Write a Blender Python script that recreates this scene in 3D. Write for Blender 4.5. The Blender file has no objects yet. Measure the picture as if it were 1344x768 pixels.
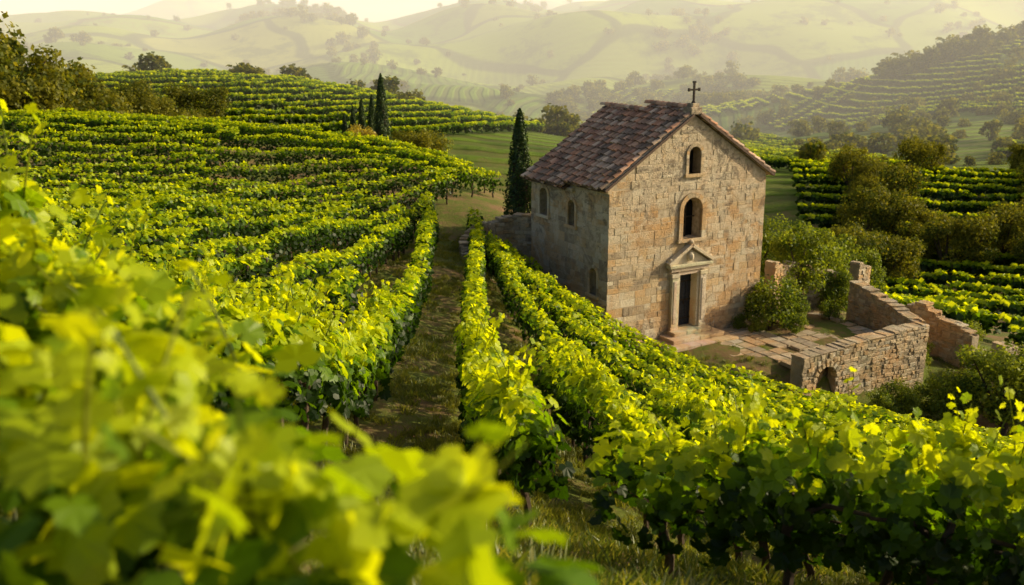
import bpy, bmesh, math, random
import numpy as np
from mathutils import Vector, Matrix, noise as mnoise
random.seed(7); rng=np.random.default_rng(7)
scene=bpy.context.scene
scene.view_settings.view_transform='Standard'
scene.view_settings.look='None'
scene.view_settings.exposure=0
col=scene.collection
BETA=math.radians(79); ELEV=math.radians(24)

# ------------------------------------------------------------------ node helpers
def new_mat(name):
    m=bpy.data.materials.new(name); m.use_nodes=True
    nt=m.node_tree; nt.nodes.clear()
    out=nt.nodes.new('ShaderNodeOutputMaterial')
    return m,nt,out
class NT:
    def __init__(s,nt): s.nt=nt
    def n(s,t,**k):
        nd=s.nt.nodes.new(t)
        for a,b in k.items(): setattr(nd,a,b)
        return nd
    def l(s,a,b): s.nt.links.new(a,b)
    def val(s,sock,v):
        if hasattr(v,'links') or isinstance(v,bpy.types.NodeSocket): s.l(v,sock)
        else: sock.default_value=v
    def math(s,op,a,b=0.0,c=0.0,clamp=False):
        nd=s.n('ShaderNodeMath',operation=op,use_clamp=clamp)
        s.val(nd.inputs[0],a); s.val(nd.inputs[1],b); s.val(nd.inputs[2],c)
        return nd.outputs[0]
    def ss(s,v,a,b,lo=0.0,hi=1.0):
        nd=s.n('ShaderNodeMapRange',interpolation_type='SMOOTHSTEP')
        s.val(nd.inputs[0],v); nd.inputs[1].default_value=a; nd.inputs[2].default_value=b
        nd.inputs[3].default_value=lo; nd.inputs[4].default_value=hi
        return nd.outputs[0]
    def mix(s,f,a,b,mode='MIX'):
        nd=s.n('ShaderNodeMix',data_type='RGBA',blend_type=mode)
        s.val(nd.inputs[0],f)
        for i,v in ((6,a),(7,b)):
            if isinstance(v,tuple): nd.inputs[i].default_value=(v[0],v[1],v[2],1)
            else: s.l(v,nd.inputs[i])
        return nd.outputs[2]
    def noise(s,vec,scale,detail=4,rough=.55,dist=0):
        nd=s.n('ShaderNodeTexNoise')
        if vec is not None: s.l(vec,nd.inputs['Vector'])
        nd.inputs['Scale'].default_value=scale; nd.inputs['Detail'].default_value=detail
        nd.inputs['Roughness'].default_value=rough; nd.inputs['Distortion'].default_value=dist
        return nd
    def bump(s,h,strength,dist):
        nd=s.n('ShaderNodeBump'); s.l(h,nd.inputs['Height'])
        nd.inputs['Strength'].default_value=strength; nd.inputs['Distance'].default_value=dist
        return nd.outputs[0]
    def princ(s,color,rough=.9,normal=None,spec=.2):
        p=s.n('ShaderNodeBsdfPrincipled')
        if isinstance(color,tuple): p.inputs['Base Color'].default_value=(*color,1)
        else: s.l(color,p.inputs['Base Color'])
        p.inputs['Roughness'].default_value=rough
        p.inputs['Specular IOR Level'].default_value=spec
        if normal is not None: s.l(normal,p.inputs['Normal'])
        return p

def leaf_mat(name,dark,mid,light,trans=.5,tcol=None,gloss=.03,patch=.25,lit_top=False):
    m,nt,out=new_mat(name); N=NT(nt)
    geo=N.n('ShaderNodeNewGeometry'); oi=N.n('ShaderNodeObjectInfo')
    r=geo.outputs['Random Per Island']
    nz=N.noise(geo.outputs['Position'],patch,2)
    if lit_top:   # pale young tops over dark sides; lit-top, shaded-side bands painted into the colour
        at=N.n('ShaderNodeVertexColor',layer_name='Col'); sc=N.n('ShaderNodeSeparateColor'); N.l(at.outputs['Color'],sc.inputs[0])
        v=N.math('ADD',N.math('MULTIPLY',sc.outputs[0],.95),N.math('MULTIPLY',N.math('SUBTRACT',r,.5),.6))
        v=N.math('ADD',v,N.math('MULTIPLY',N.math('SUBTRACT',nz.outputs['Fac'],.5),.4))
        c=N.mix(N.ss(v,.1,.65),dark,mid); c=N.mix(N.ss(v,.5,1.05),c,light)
    else:
        c=N.mix(N.ss(r,0,.55),dark,mid)
        c=N.mix(N.ss(r,.55,1.0),c,light)
        k=N.ss(nz.outputs['Fac'],.35,.65)
        c=N.mix(N.math('MULTIPLY',k,.45),c,light)
        c=N.mix(N.math('MULTIPLY',oi.outputs['Random'],.3),c,dark)
    d=N.n('ShaderNodeBsdfDiffuse'); N.l(c,d.inputs['Color'])
    t=N.n('ShaderNodeBsdfTranslucent')
    tc=N.mix(1.0,c,tcol if tcol else (2.2,2.0,.7),'MULTIPLY')
    N.l(tc,t.inputs['Color'])
    ms=N.n('ShaderNodeMixShader'); ms.inputs[0].default_value=trans
    N.l(d.outputs[0],ms.inputs[1]); N.l(t.outputs[0],ms.inputs[2])
    g=N.n('ShaderNodeBsdfGlossy'); g.inputs['Roughness'].default_value=.45
    g.inputs['Color'].default_value=(1,1,.9,1)
    m2=N.n('ShaderNodeMixShader'); m2.inputs[0].default_value=gloss
    N.l(ms.outputs[0],m2.inputs[1]); N.l(g.outputs[0],m2.inputs[2])
    N.l(m2.outputs[0],out.inputs[0])
    return m
M_vine=leaf_mat('vine_leaves',(.013,.036,.002),(.11,.22,.005),(.46,.54,.008),.57,(1.95,1.65,.4),.015,lit_top=True)
M_tree=leaf_mat('tree_leaves',(.028,.048,.008),(.085,.11,.012),(.27,.24,.025),.38,gloss=.01)
M_shrub=leaf_mat('shrub_leaves',(.03,.06,.008),(.09,.14,.012),(.26,.29,.025),.4,gloss=.015,patch=.8)
M_gold=leaf_mat('golden_shrub_leaves',(.14,.13,.02),(.26,.22,.03),(.4,.31,.04),.4,gloss=.02)
M_cyp=leaf_mat('cypress_foliage',(.012,.03,.01),(.028,.058,.014),(.08,.12,.02),.15,gloss=.02,patch=1.5)
M_grass=leaf_mat('grass_blades',(.06,.09,.012),(.12,.16,.02),(.26,.24,.05),.4)

def bark_mat():
    m,nt,out=new_mat('bark'); N=NT(nt); tc=N.n('ShaderNodeTexCoord')
    nz=N.noise(tc.outputs['Object'],14,5)
    c=N.mix(nz.outputs['Fac'],(.03,.02,.013),(.13,.09,.06))
    p=N.princ(c,.95,N.bump(nz.outputs['Fac'],.7,.02)); N.l(p.outputs[0],out.inputs[0]); return m
M_bark=bark_mat()

def stone_mat(name,dirt=.5,plaster=0.0,lichen=0.0):
    m,nt,out=new_mat(name); N=NT(nt)
    tc=N.n('ShaderNodeTexCoord'); at=N.n('ShaderNodeVertexColor',layer_name='Col')
    P=tc.outputs['Object']
    n1=N.noise(P,.55,5,.6,.6); n2=N.noise(P,2.6,6,.65); n3=N.noise(P,16,5,.7); n4=N.noise(P,60,3,.6)
    c=at.outputs['Color']
    c=N.mix(N.math('MULTIPLY',N.ss(n2.outputs['Fac'],.38,.68),.5),c,(.64,.51,.33))
    c=N.mix(N.math('MULTIPLY',N.ss(n1.outputs['Fac'],.47,.62),.6),c,(.6,.33,.13))
    if plaster>0:
        n5=N.noise(P,.8,6,.7,1.0)
        sep=N.n('ShaderNodeSeparateXYZ'); N.l(P,sep.inputs[0])
        hh=N.math('ADD',N.ss(sep.outputs[2],1.5,9.0,-.1,.16),n5.outputs['Fac'])
        c=N.mix(N.math('MULTIPLY',N.ss(hh,.47,.56),plaster),c,(.68,.57,.41))
        st=N.noise(P,1.0,9,.8,1.6)
        hs=N.math('ADD',N.ss(sep.outputs[2],2.0,9.3,0,.1),st.outputs['Fac'])
        hs=N.math('ADD',hs,N.ss(sep.outputs[2],0.2,1.6,.07,0))
        c=N.mix(N.math('MULTIPLY',N.ss(hs,.565,.65),.72),c,(.15,.12,.09))
    n6=N.noise(P,2.3,8,.78,1.2)
    c=N.mix(N.math('MULTIPLY',N.ss(n6.outputs['Fac'],.56,.66),dirt),c,(.14,.1,.06))
    if lichen>0:
        n7=N.noise(P,1.4,8,.75,.8); c=N.mix(N.math('MULTIPLY',N.ss(n7.outputs['Fac'],.5,.64),lichen),c,(.2,.19,.11))
    c=N.mix(N.math('MULTIPLY',N.ss(n3.outputs['Fac'],.56,.68),.55),c,(.17,.12,.07))
    h=N.math('ADD',N.math('MULTIPLY',n3.outputs['Fac'],.8),N.math('MULTIPLY',n4.outputs['Fac'],.3))
    h=N.math('ADD',h,N.math('MULTIPLY',n6.outputs['Fac'],1.2))
    p=N.princ(c,.92,N.bump(h,.85,.06)); N.l(p.outputs[0],out.inputs[0]); return m
M_stone=stone_mat('chapel_stone',.5,.55)
M_trim=stone_mat('carved_stone',.4,0)
M_rubble=stone_mat('rubble_stone',.5,0,.55)
def simple_mat(name,c1,c2,scale,rough=.85,bs=.4,metal=0):
    m,nt,out=new_mat(name); N=NT(nt); tc=N.n('ShaderNodeTexCoord')
    nz=N.noise(tc.outputs['Object'],scale,5,.65)
    p=N.princ(N.mix(N.ss(nz.outputs['Fac'],.3,.7),c1,c2),rough,N.bump(nz.outputs['Fac'],bs,.03))
    p.inputs['Metallic'].default_value=metal
    N.l(p.outputs[0],out.inputs[0]); return m
M_mortar=simple_mat('mortar',(.34,.26,.17),(.6,.49,.34),6)
M_door=simple_mat('door_wood',(.018,.02,.028),(.04,.042,.05),9,.6)
M_dark=simple_mat('window_glass',(.006,.006,.007),(.014,.013,.012),3,.25,.1)
M_iron=simple_mat('iron',(.02,.018,.016),(.06,.045,.035),12,.6,.3,.5)
def tile_mat():
    m,nt,out=new_mat('roof_tiles'); N=NT(nt)
    tc=N.n('ShaderNodeTexCoord'); at=N.n('ShaderNodeVertexColor',layer_name='Col')
    n2=N.noise(tc.outputs['Object'],1.3,8,.78,1.0); n3=N.noise(tc.outputs['Object'],20,4,.7); n5=N.noise(tc.outputs['Object'],3.5,6,.7)
    c=N.mix(N.math('MULTIPLY',N.ss(n2.outputs['Fac'],.53,.64),.55),at.outputs['Color'],(.14,.11,.08))
    c=N.mix(N.math('MULTIPLY',N.ss(n5.outputs['Fac'],.58,.7),.45),c,(.2,.19,.08))
    c=N.mix(N.math('MULTIPLY',N.ss(n3.outputs['Fac'],.54,.68),.5),c,(.5,.38,.25))
    p=N.princ(c,.9,N.bump(n3.outputs['Fac'],.6,.02)); N.l(p.outputs[0],out.inputs[0]); return m
M_tile=tile_mat()

def ground_mat():
    m,nt,out=new_mat('terrain_ground'); N=NT(nt)
    geo=N.n('ShaderNodeNewGeometry'); P=geo.outputs['Position']
    ln=N.n('ShaderNodeVectorMath',operation='LENGTH'); N.l(P,ln.inputs[0]); R=ln.outputs['Value']
    sep=N.n('ShaderNodeSeparateXYZ'); N.l(P,sep.inputs[0])
    a=N.noise(P,.5,6,.65); b=N.noise(P,5,6,.7); c3=N.noise(P,30,4,.7)
    soil=N.mix(b.outputs['Fac'],(.12,.07,.035),(.34,.21,.1))
    grass=N.mix(b.outputs['Fac'],(.05,.085,.012),(.17,.19,.03))
    near=N.mix(N.ss(N.math('ADD',a.outputs['Fac'],N.math('MULTIPLY',b.outputs['Fac'],.5)),.58,.84),soil,grass)
    near=N.mix(N.math('MULTIPLY',N.ss(c3.outputs['Fac'],.5,.7),.5),near,(.1,.08,.03))
    flat=N.n('ShaderNodeCombineXYZ'); N.l(sep.outputs[0],flat.inputs[0]); N.l(sep.outputs[1],flat.inputs[1])
    w=N.noise(flat.outputs[0],.006,3); 
    wv=N.n('ShaderNodeVectorMath',operation='MULTIPLY_ADD'); N.l(w.outputs['Color'],wv.inputs[0]); wv.inputs[1].default_value=(90,90,0); N.l(flat.outputs[0],wv.inputs[2])
    vo=N.n('ShaderNodeTexVoronoi',voronoi_dimensions='2D'); N.l(wv.outputs[0],vo.inputs['Vector']); vo.inputs['Scale'].default_value=.0115
    sc=N.n('ShaderNodeSeparateColor'); N.l(vo.outputs['Color'],sc.inputs[0])
    ang=N.math('MULTIPLY',sc.outputs[0],3.14159)
    s=N.math('ADD',N.math('MULTIPLY',sep.outputs[0],N.math('COSINE',ang)),N.math('MULTIPLY',sep.outputs[1],N.math('SINE',ang)))
    wob=N.noise(flat.outputs[0],.02,2)
    st=N.math('SINE',N.math('ADD',N.math('MULTIPLY',s,1.5),N.math('MULTIPLY',wob.outputs['Fac'],22)))
    gr=N.mix(sc.outputs[1],(.08,.16,.012),(.27,.33,.03))
    gr=N.mix(N.math('MULTIPLY',N.ss(sc.outputs[2],.78,.95),.4),gr,(.36,.3,.1))
    nb=N.noise(flat.outputs[0],.03,8,.75)
    gr=N.mix(N.math('MULTIPLY',N.ss(nb.outputs['Fac'],.48,.62),.7),gr,(.04,.07,.012))
    gaps=N.mix(.6,gr,(.12,.1,.04))
    rowamt=N.ss(N.math('ADD',R,N.math('MULTIPLY',nb.outputs['Fac'],400)),450,850,1.0,0.0)
    far=N.mix(N.math('MULTIPLY',N.ss(st,-.5,.2,1,0),N.math('MULTIPLY',rowamt,.85)),gr,gaps)
    ed=N.n('ShaderNodeTexVoronoi',voronoi_dimensions='2D',feature='DISTANCE_TO_EDGE'); N.l(wv.outputs[0],ed.inputs['Vector']); ed.inputs['Scale'].default_value=.0115
    far=N.mix(N.ss(ed.outputs['Distance'],.02,.05,.8,0),far,(.04,.06,.014))
    mask=N.ss(N.math('ADD',R,N.math('MULTIPLY',a.outputs['Fac'],30)),105,150)
    colr=N.mix(mask,near,far)
    h=N.math('ADD',b.outputs['Fac'],N.math('MULTIPLY',c3.outputs['Fac'],.4))
    bp=N.bump(h,.8,.12)
    b2=N.n('ShaderNodeBump'); N.l(N.math('MULTIPLY',N.math('MULTIPLY',N.ss(st,-.6,.6),mask),rowamt),b2.inputs['Height']); b2.inputs['Distance'].default_value=1.0; b2.inputs['Strength'].default_value=.7; N.l(bp,b2.inputs['Normal'])
    p=N.princ(colr,.95,b2.outputs[0],.1); N.l(p.outputs[0],out.inputs[0]); return m
M_ground=ground_mat()

# ------------------------------------------------------------------ terrain
ctrl=np.array([
(-60,-20,2),(-30,-20,1.5),(0,-20,.5),(30,-20,-2),(60,-20,-8),
(-30,0,-1.2),(-10,0,-1.6),(-4,0,-1.8),(0,0,-2.2),(3,0,-2.9),(8,0,-3.8),(20,0,-7.5),(40,0,-15),(60,0,-22),
(-2,3,-2.0),(-.3,2,-2.35),(.5,1.5,-2.6),(-5,5,-2.2),(0,9,-5.0),(1.05,9.2,-5.3),(2.4,9,-5.4),(4.1,8,-5.4),(8,6,-5.6),(14,4,-7),
(4,13,-7.6),(10,13,-8.4),(5,20,-9.8),(10,20,-10.3),(14,20,-10.8),(2.6,24.5,-9.9),(6,25,-11),(12,25,-12.0),(20,25,-13.6),
(1,30,-9.9),(5,30,-11.6),(10,30,-12.8),(16,29,-13.8),(0,36,-9.8),(2,36.5,-11),(5,35,-12.5),(4,38.8,-12.8),(7,41,-12.9),(11,43,-12.9),(10,38.5,-12.9),(10.4,35.0,-13.7),(11.6,36.1,-14.0),(11.8,34.2,-14.1),(13.8,36.9,-14.4),(16.8,38.4,-14.8),(8,48,-12.7),(3,47,-11.3),(0,42.3,-10.7),(-1,40.5,-10.0),
(-1.9,46,-9.5),(0,47,-9.2),(-1.6,40,-9.5),(-1.3,32,-9),(-.9,24,-8.2),(-.4,17,-7.0),(-2.4,15,-6.5),(-2.9,32,-8.7),(-5,39,-8.9),(-5.8,32,-8.1),(-6.5,26,-7.2),(-8,20,-6.2),(-11,13,-4.6),(-16,6,-3),(-4,12,-5),
(-.5,55,-9.6),(-5,62,-9.0),(-11,66,-8.4),(-17,68,-8.0),(-25,69,-7.6),(-34,68,-7.2),(-45,66,-6.5),(-60,62,-6),(-11,50,-8.9),(-16,47,-8.4),(-21,44,-7.8),(-28,39,-6.8),(-38,34,-5),(-30,20,-3.5),(-20,25,-5.5),(-60,30,-3),(-60,0,0),
(-10,80,-12),(-30,82,-11),(-50,80,-9),(2,70,-13),(-5,75,-12),(10,60,-15),(15,55,-15),(18,47,-14.6),(22,40,-15.5),(28,30,-16),(40,25,-19),(30,50,-18),(40,60,-20),(60,40,-25),(30,75,-22),(0,95,-20),(60,80,-23),(-30,100,-16),(-60,100,-11),(-48,112,-11),(40,110,-25),(80,120,-26),(-90,60,-6),(-90,0,0),(90,60,-27),(90,0,-25)
],float)
def U(r2): return r2*np.log(r2+1e-9)*.5
n=len(ctrl); D2=((ctrl[:,None,:2]-ctrl[None,:,:2])**2).sum(-1)
A=np.zeros((n+3,n+3)); A[:n,:n]=U(D2)+np.eye(n)*.4
A[:n,n]=1; A[:n,n+1:]=ctrl[:,:2]; A[n,:n]=1; A[n+1:,:n]=ctrl[:,:2].T
Wt=np.linalg.solve(A,np.r_[ctrl[:,2],0,0,0])
def sst(x,a,b):
    t=np.clip((x-a)/(b-a),0,1); return t*t*(3-2*t)
hills=[(-50,165,15,42,36),(200,300,50,78,78),(120,640,36,190,80),(-150,400,18,130,60),(-330,800,50,260,110),(40,330,9,60,35),(-30,290,8,50,28),
(70,210,5,35,25),(10,440,12,90,40),(330,800,60,200,120),(260,1150,48,300,130),(-200,1450,50,380,150),(500,2000,85,600,200),(-600,2300,105,650,250),(-260,560,26,120,70),(90,900,20,160,60)]
def waves(x,y,L,seed,k=5):
    r=np.random.default_rng(seed); o=0
    for i in range(k):
        a=r.uniform(0,math.pi); f=2*math.pi/(L*r.uniform(.6,1.7)); p=r.uniform(0,6.28)
        o=o+np.sin((x*math.cos(a)+y*math.sin(a))*f+p+.8*np.sin((x*math.sin(a)-y*math.cos(a))*f*.6+p*2))
    return o/math.sqrt(k)
C0=Vector((3.75,39.0)); E1=Vector((math.cos(math.radians(30)),.5)); E2=Vector((-.5,math.cos(math.radians(30))))
CW,CD=8.05,5.8; BZ=-12.8
def H(x,y):
    x=np.atleast_1d(np.asarray(x,float)); y=np.atleast_1d(np.asarray(y,float))
    xc=np.clip(x,-110,110); yc=np.clip(y,-40,140)
    z=np.full(x.shape,Wt[n])+Wt[n+1]*xc+Wt[n+2]*yc
    for i in range(n): z=z+Wt[i]*U((xc-ctrl[i,0])**2+(yc-ctrl[i,1])**2)
    u=(x-C0.x)*E1.x+(y-C0.y)*E1.y; t=(x-C0.x)*E2.x+(y-C0.y)*E2.y
    du=np.maximum(np.maximum(.3-u,u-12.0),0)
    lim=np.where(u<3,-1.2,np.maximum(-1.2-(u-3)*1.5,-5.6)); dt=np.maximum(np.maximum(lim-t,t-6),0)
    w=1-sst(np.hypot(du,dt),0,.6)
    z=z*(1-w)+(-12.93)*w
    r=np.hypot(x,y)
    base=-18-30*sst(y,90,330)-10*sst(-y,20,200)
    for cx,cy,h,sx,sy in hills: base=base+h*np.exp(-.5*((x-cx)/sx)**2-.5*((y-cy)/sy)**2)
    base=base+waves(x,y,140,3)*7*sst(r,160,500)+waves(x,y,420,4)*24*sst(r,450,1500)+waves(x,y,1300,9)*48*sst(r,1500,3500)
    base=base+sst(r,1800,6500)*(58+75*waves(x,y,2200,5)*.6+np.clip(-x/np.maximum(r,1),-.6,1)*190)
    k=sst(r,80,128)
    z=z*(1-k)+base*k
    z=z+waves(x,y,7,11)*.05+waves(x,y,2.2,12)*.018
    return z
def Hs(x,y): return float(H(x,y)[0])
rad=[0]; r=.5
while r<9500:
    rad.append(r); r*=1.0235 if r>12 else 1.06
    if r<60 and rad[-1]>8: r=rad[-1]+max(.28,(rad[-1])*.012)
rad=np.array(rad[1:])
th=np.concatenate([np.arange(-36,36,.22),np.arange(36,324,3.0)])
TH,RR=np.meshgrid(np.radians(th),rad)
X=RR*np.sin(TH); Y=RR*np.cos(TH); Z=H(X.ravel(),Y.ravel())
nv=len(th); nr=len(rad)
verts=np.c_[X.ravel(),Y.ravel(),Z]
idx=np.arange(nr*nv).reshape(nr,nv); a=idx[:-1]; b=idx[1:]
f=np.stack([a,b,np.roll(b,-1,1),np.roll(a,-1,1)],-1).reshape(-1,4)
verts=np.vstack([verts,[0,0,Hs(0,0)]]); cidx=len(verts)-1
faces=f[:,::-1].tolist()+[[int(idx[0,j]),int(idx[0,(j+1)%nv]),cidx][::-1] for j in range(nv)]
me=bpy.data.meshes.new('terrain'); me.from_pydata(verts.tolist(),[],faces)
me.polygons.foreach_set('use_smooth',[True]*len(me.polygons)); me.materials.append(M_ground); me.update()
bm=bmesh.new(); bm.from_mesh(me); bmesh.ops.recalc_face_normals(bm,faces=bm.faces)
if sum(fc.normal.z for fc in bm.faces)<0: bmesh.ops.reverse_faces(bm,faces=bm.faces)
bm.to_mesh(me); bm.free()
terrain=bpy.data.objects.new('terrain',me); col.objects.link(terrain)

# ------------------------------------------------------------------ mesh builder
class MB:
    def __init__(s): s.v=[]; s.f=[]; s.c=[]; s.m=[]
    def quad(s,pts,c=(.4,.3,.2),m=0):
        i=len(s.v); s.v+= [tuple(p) for p in pts]; s.f.append(tuple(range(i,i+len(pts)))); s.c.append(c); s.m.append(m)
    def box(s,o,ax,ay,az,c=(.4,.3,.2),jit=0,bev=0.0,m=0):
        o=Vector(o);ax=Vector(ax);ay=Vector(ay);az=Vector(az)
        P=[o,o+ax,o+ax+ay,o+ay,o+az,o+ax+az,o+ax+ay+az,o+ay+az]
        if jit: P=[p+Vector((random.uniform(-jit,jit),random.uniform(-jit,jit),random.uniform(-jit,jit))) for p in P]
        i=len(s.v)
        if bev>0:
            lx=ax.normalized()*bev; lz=az.normalized()*bev; ly=ay.normalized()*bev
            F=[P[0]+lx+lz,P[1]-lx+lz,P[5]-lx-lz,P[4]+lx-lz]
            B=[P[0]+ly,P[1]+ly,P[5]+ly,P[4]+ly]
            s.v+=[tuple(p) for p in (B+F+[P[3],P[2],P[6],P[7]])]
            fs=[(4,5,6,7)]+[(j,(j+1)%4,4+(j+1)%4,4+j) for j in range(4)]+[(8+j,8+(j+1)%4,(j+1)%4,j) for j in range(4)]+[(11,10,9,8)]
        else:
            s.v+=[tuple(p) for p in P]
            fs=[(0,1,5,4),(1,2,6,5),(2,3,7,6),(3,0,4,7),(4,5,6,7),(3,2,1,0)]
        for q in fs: s.f.append(tuple(i+k for k in q)); s.c.append(c); s.m.append(m)
    def tube(s,pts,rads,n=7,c=(.1,.08,.05),m=0,cap=True):
        i=len(s.v)
        for k,(p,r) in enumerate(zip(pts,rads)):
            p=Vector(p); d=(Vector(pts[min(k+1,len(pts)-1)])-Vector(pts[max(k-1,0)])).normalized()
            u=d.orthogonal().normalized(); w=d.cross(u)
            for j in range(n):
                a=2*math.pi*j/n; s.v.append(tuple(p+(u*math.cos(a)+w*math.sin(a))*r))
        for k in range(len(pts)-1):
            for j in range(n):
                s.f.append((i+k*n+j,i+k*n+(j+1)%n,i+(k+1)*n+(j+1)%n,i+(k+1)*n+j)); s.c.append(c); s.m.append(m)
        if cap:
            s.f.append(tuple(i+(len(pts)-1)*n+j for j in range(n))); s.c.append(c); s.m.append(m)
    def cloud(s,tv,tf,cen,siz,nrm,m=0,c=(.1,.2,.05),cs=None):
        cen=np.asarray(cen,float); N_=len(cen); nrm=np.asarray(nrm,float); nrm/= (np.linalg.norm(nrm,axis=1,keepdims=True)+1e-9)
        rv=rng.normal(size=(N_,3)); t=np.cross(nrm,rv); t/=(np.linalg.norm(t,axis=1,keepdims=True)+1e-9); b=np.cross(nrm,t)
        T=np.asarray(tv,float); siz=np.asarray(siz,float)[:,None,None]
        V=cen[:,None,:]+siz*(T[None,:,0:1]*t[:,None]+T[None,:,1:2]*b[:,None]+T[None,:,2:3]*nrm[:,None])
        i=len(s.v); k=len(T); s.v+=V.reshape(-1,3).tolist()
        for q in range(N_):
            for fc in tf: s.f.append(tuple(i+q*k+w for w in fc))
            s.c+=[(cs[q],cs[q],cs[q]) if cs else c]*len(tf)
        s.m+=[m]*(N_*len(tf))
    def mesh(s,name,mats,smooth=False):
        me=bpy.data.meshes.new(name); me.from_pydata(s.v,[],s.f)
        for mt in mats: me.materials.append(mt)
        me.polygons.foreach_set('material_index',s.m)
        if smooth: me.polygons.foreach_set('use_smooth',[True]*len(s.f))
        ca=me.color_attributes.new('Col','FLOAT_COLOR','CORNER')
        tot=np.array([len(q) for q in s.f]); cc=np.repeat(np.c_[np.array(s.c,float),np.ones(len(s.c))],tot,axis=0)
        ca.data.foreach_set('color',cc.ravel()); me.update(); return me
    def obj(s,name,mats,parent=None,smooth=False,link=True):
        o=bpy.data.objects.new(name,s.mesh(name,mats,smooth))
        if link: col.objects.link(o)
        if parent: o.parent=parent
        return o
def empty(name,loc=(0,0,0),rotz=0):
    e=bpy.data.objects.new(name,None); e.location=loc; e.rotation_euler=(0,0,rotz); e.empty_display_size=.5; col.objects.link(e); return e

half=[(0,1.0),(22,.76),(46,.95),(74,.64),(104,.84),(140,.68),(166,.5)]
ol=[(a,r) for a,r in half]+[(180,.15)]+[(360-a,r) for a,r in half[::-1][:-1]]
GL=[(0,0,.0)]+[(r*math.sin(math.radians(a)),r*math.cos(math.radians(a)),-.32*r*r+.2*abs(math.sin(math.radians(a)))*r) for a,r in ol]
GF=[(0,i,i%len(ol)+1) for i in range(1,len(ol)+1)]
HL=[(0,-.5,0),(.55,-.35,-.05),(.6,.3,-.1),(0,1,-.18),(-.6,.3,-.1),(-.55,-.35,-.05)]; HF=[(0,1,2,3),(0,3,4,5)]
QL=[(-.5,-.6,0),(.5,-.5,.05),(.55,.55,0),(-.45,.6,.05)]; QF=[(0,1,2,3)]

# ------------------------------------------------------------------ instancer
def instancer(name,pts,rot,scl,objs):
    k=bpy.data.collections.new(name+'_parts')
    for o in objs: k.objects.link(o)
    me=bpy.data.meshes.new(name); me.from_pydata([tuple(p) for p in pts],[],[])
    a=me.attributes.new('rot','FLOAT_VECTOR','POINT'); a.data.foreach_set('vector',np.asarray(rot,float).ravel())
    a=me.attributes.new('scl','FLOAT_VECTOR','POINT'); a.data.foreach_set('vector',np.asarray(scl,float).ravel())
    a=me.attributes.new('idx','INT','POINT'); a.data.foreach_set('value',rng.integers(0,len(objs),len(pts)).astype(np.int32))
    o=bpy.data.objects.new(name,me); col.objects.link(o)
    g=bpy.data.node_groups.new(name+'_nodes','GeometryNodeTree')
    g.interface.new_socket('Geometry',in_out='INPUT',socket_type='NodeSocketGeometry')
    g.interface.new_socket('Geometry',in_out='OUTPUT',socket_type='NodeSocketGeometry')
    gi=g.nodes.new('NodeGroupInput'); go=g.nodes.new('NodeGroupOutput')
    ip=g.nodes.new('GeometryNodeInstanceOnPoints'); ci=g.nodes.new('GeometryNodeCollectionInfo')
    ci.inputs['Collection'].default_value=k; ci.inputs['Separate Children'].default_value=True; ci.inputs['Reset Children'].default_value=True
    def na(nm,t):
        q=g.nodes.new('GeometryNodeInputNamedAttribute'); q.data_type=t; q.inputs['Name'].default_value=nm; return q.outputs['Attribute']
    er=g.nodes.new('FunctionNodeEulerToRotation')
    L=g.links.new
    L(gi.outputs[0],ip.inputs['Points']); L(ci.outputs[0],ip.inputs['Instance']); ip.inputs['Pick Instance'].default_value=True
    L(na('idx','INT'),ip.inputs['Instance Index']); L(na('rot','FLOAT_VECTOR'),er.inputs[0]); L(er.outputs[0],ip.inputs['Rotation'])
    L(na('scl','FLOAT_VECTOR'),ip.inputs['Scale']); L(ip.outputs[0],go.inputs[0])
    md=o.modifiers.new('scatter','NODES'); md.node_group=g
    return o

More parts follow.
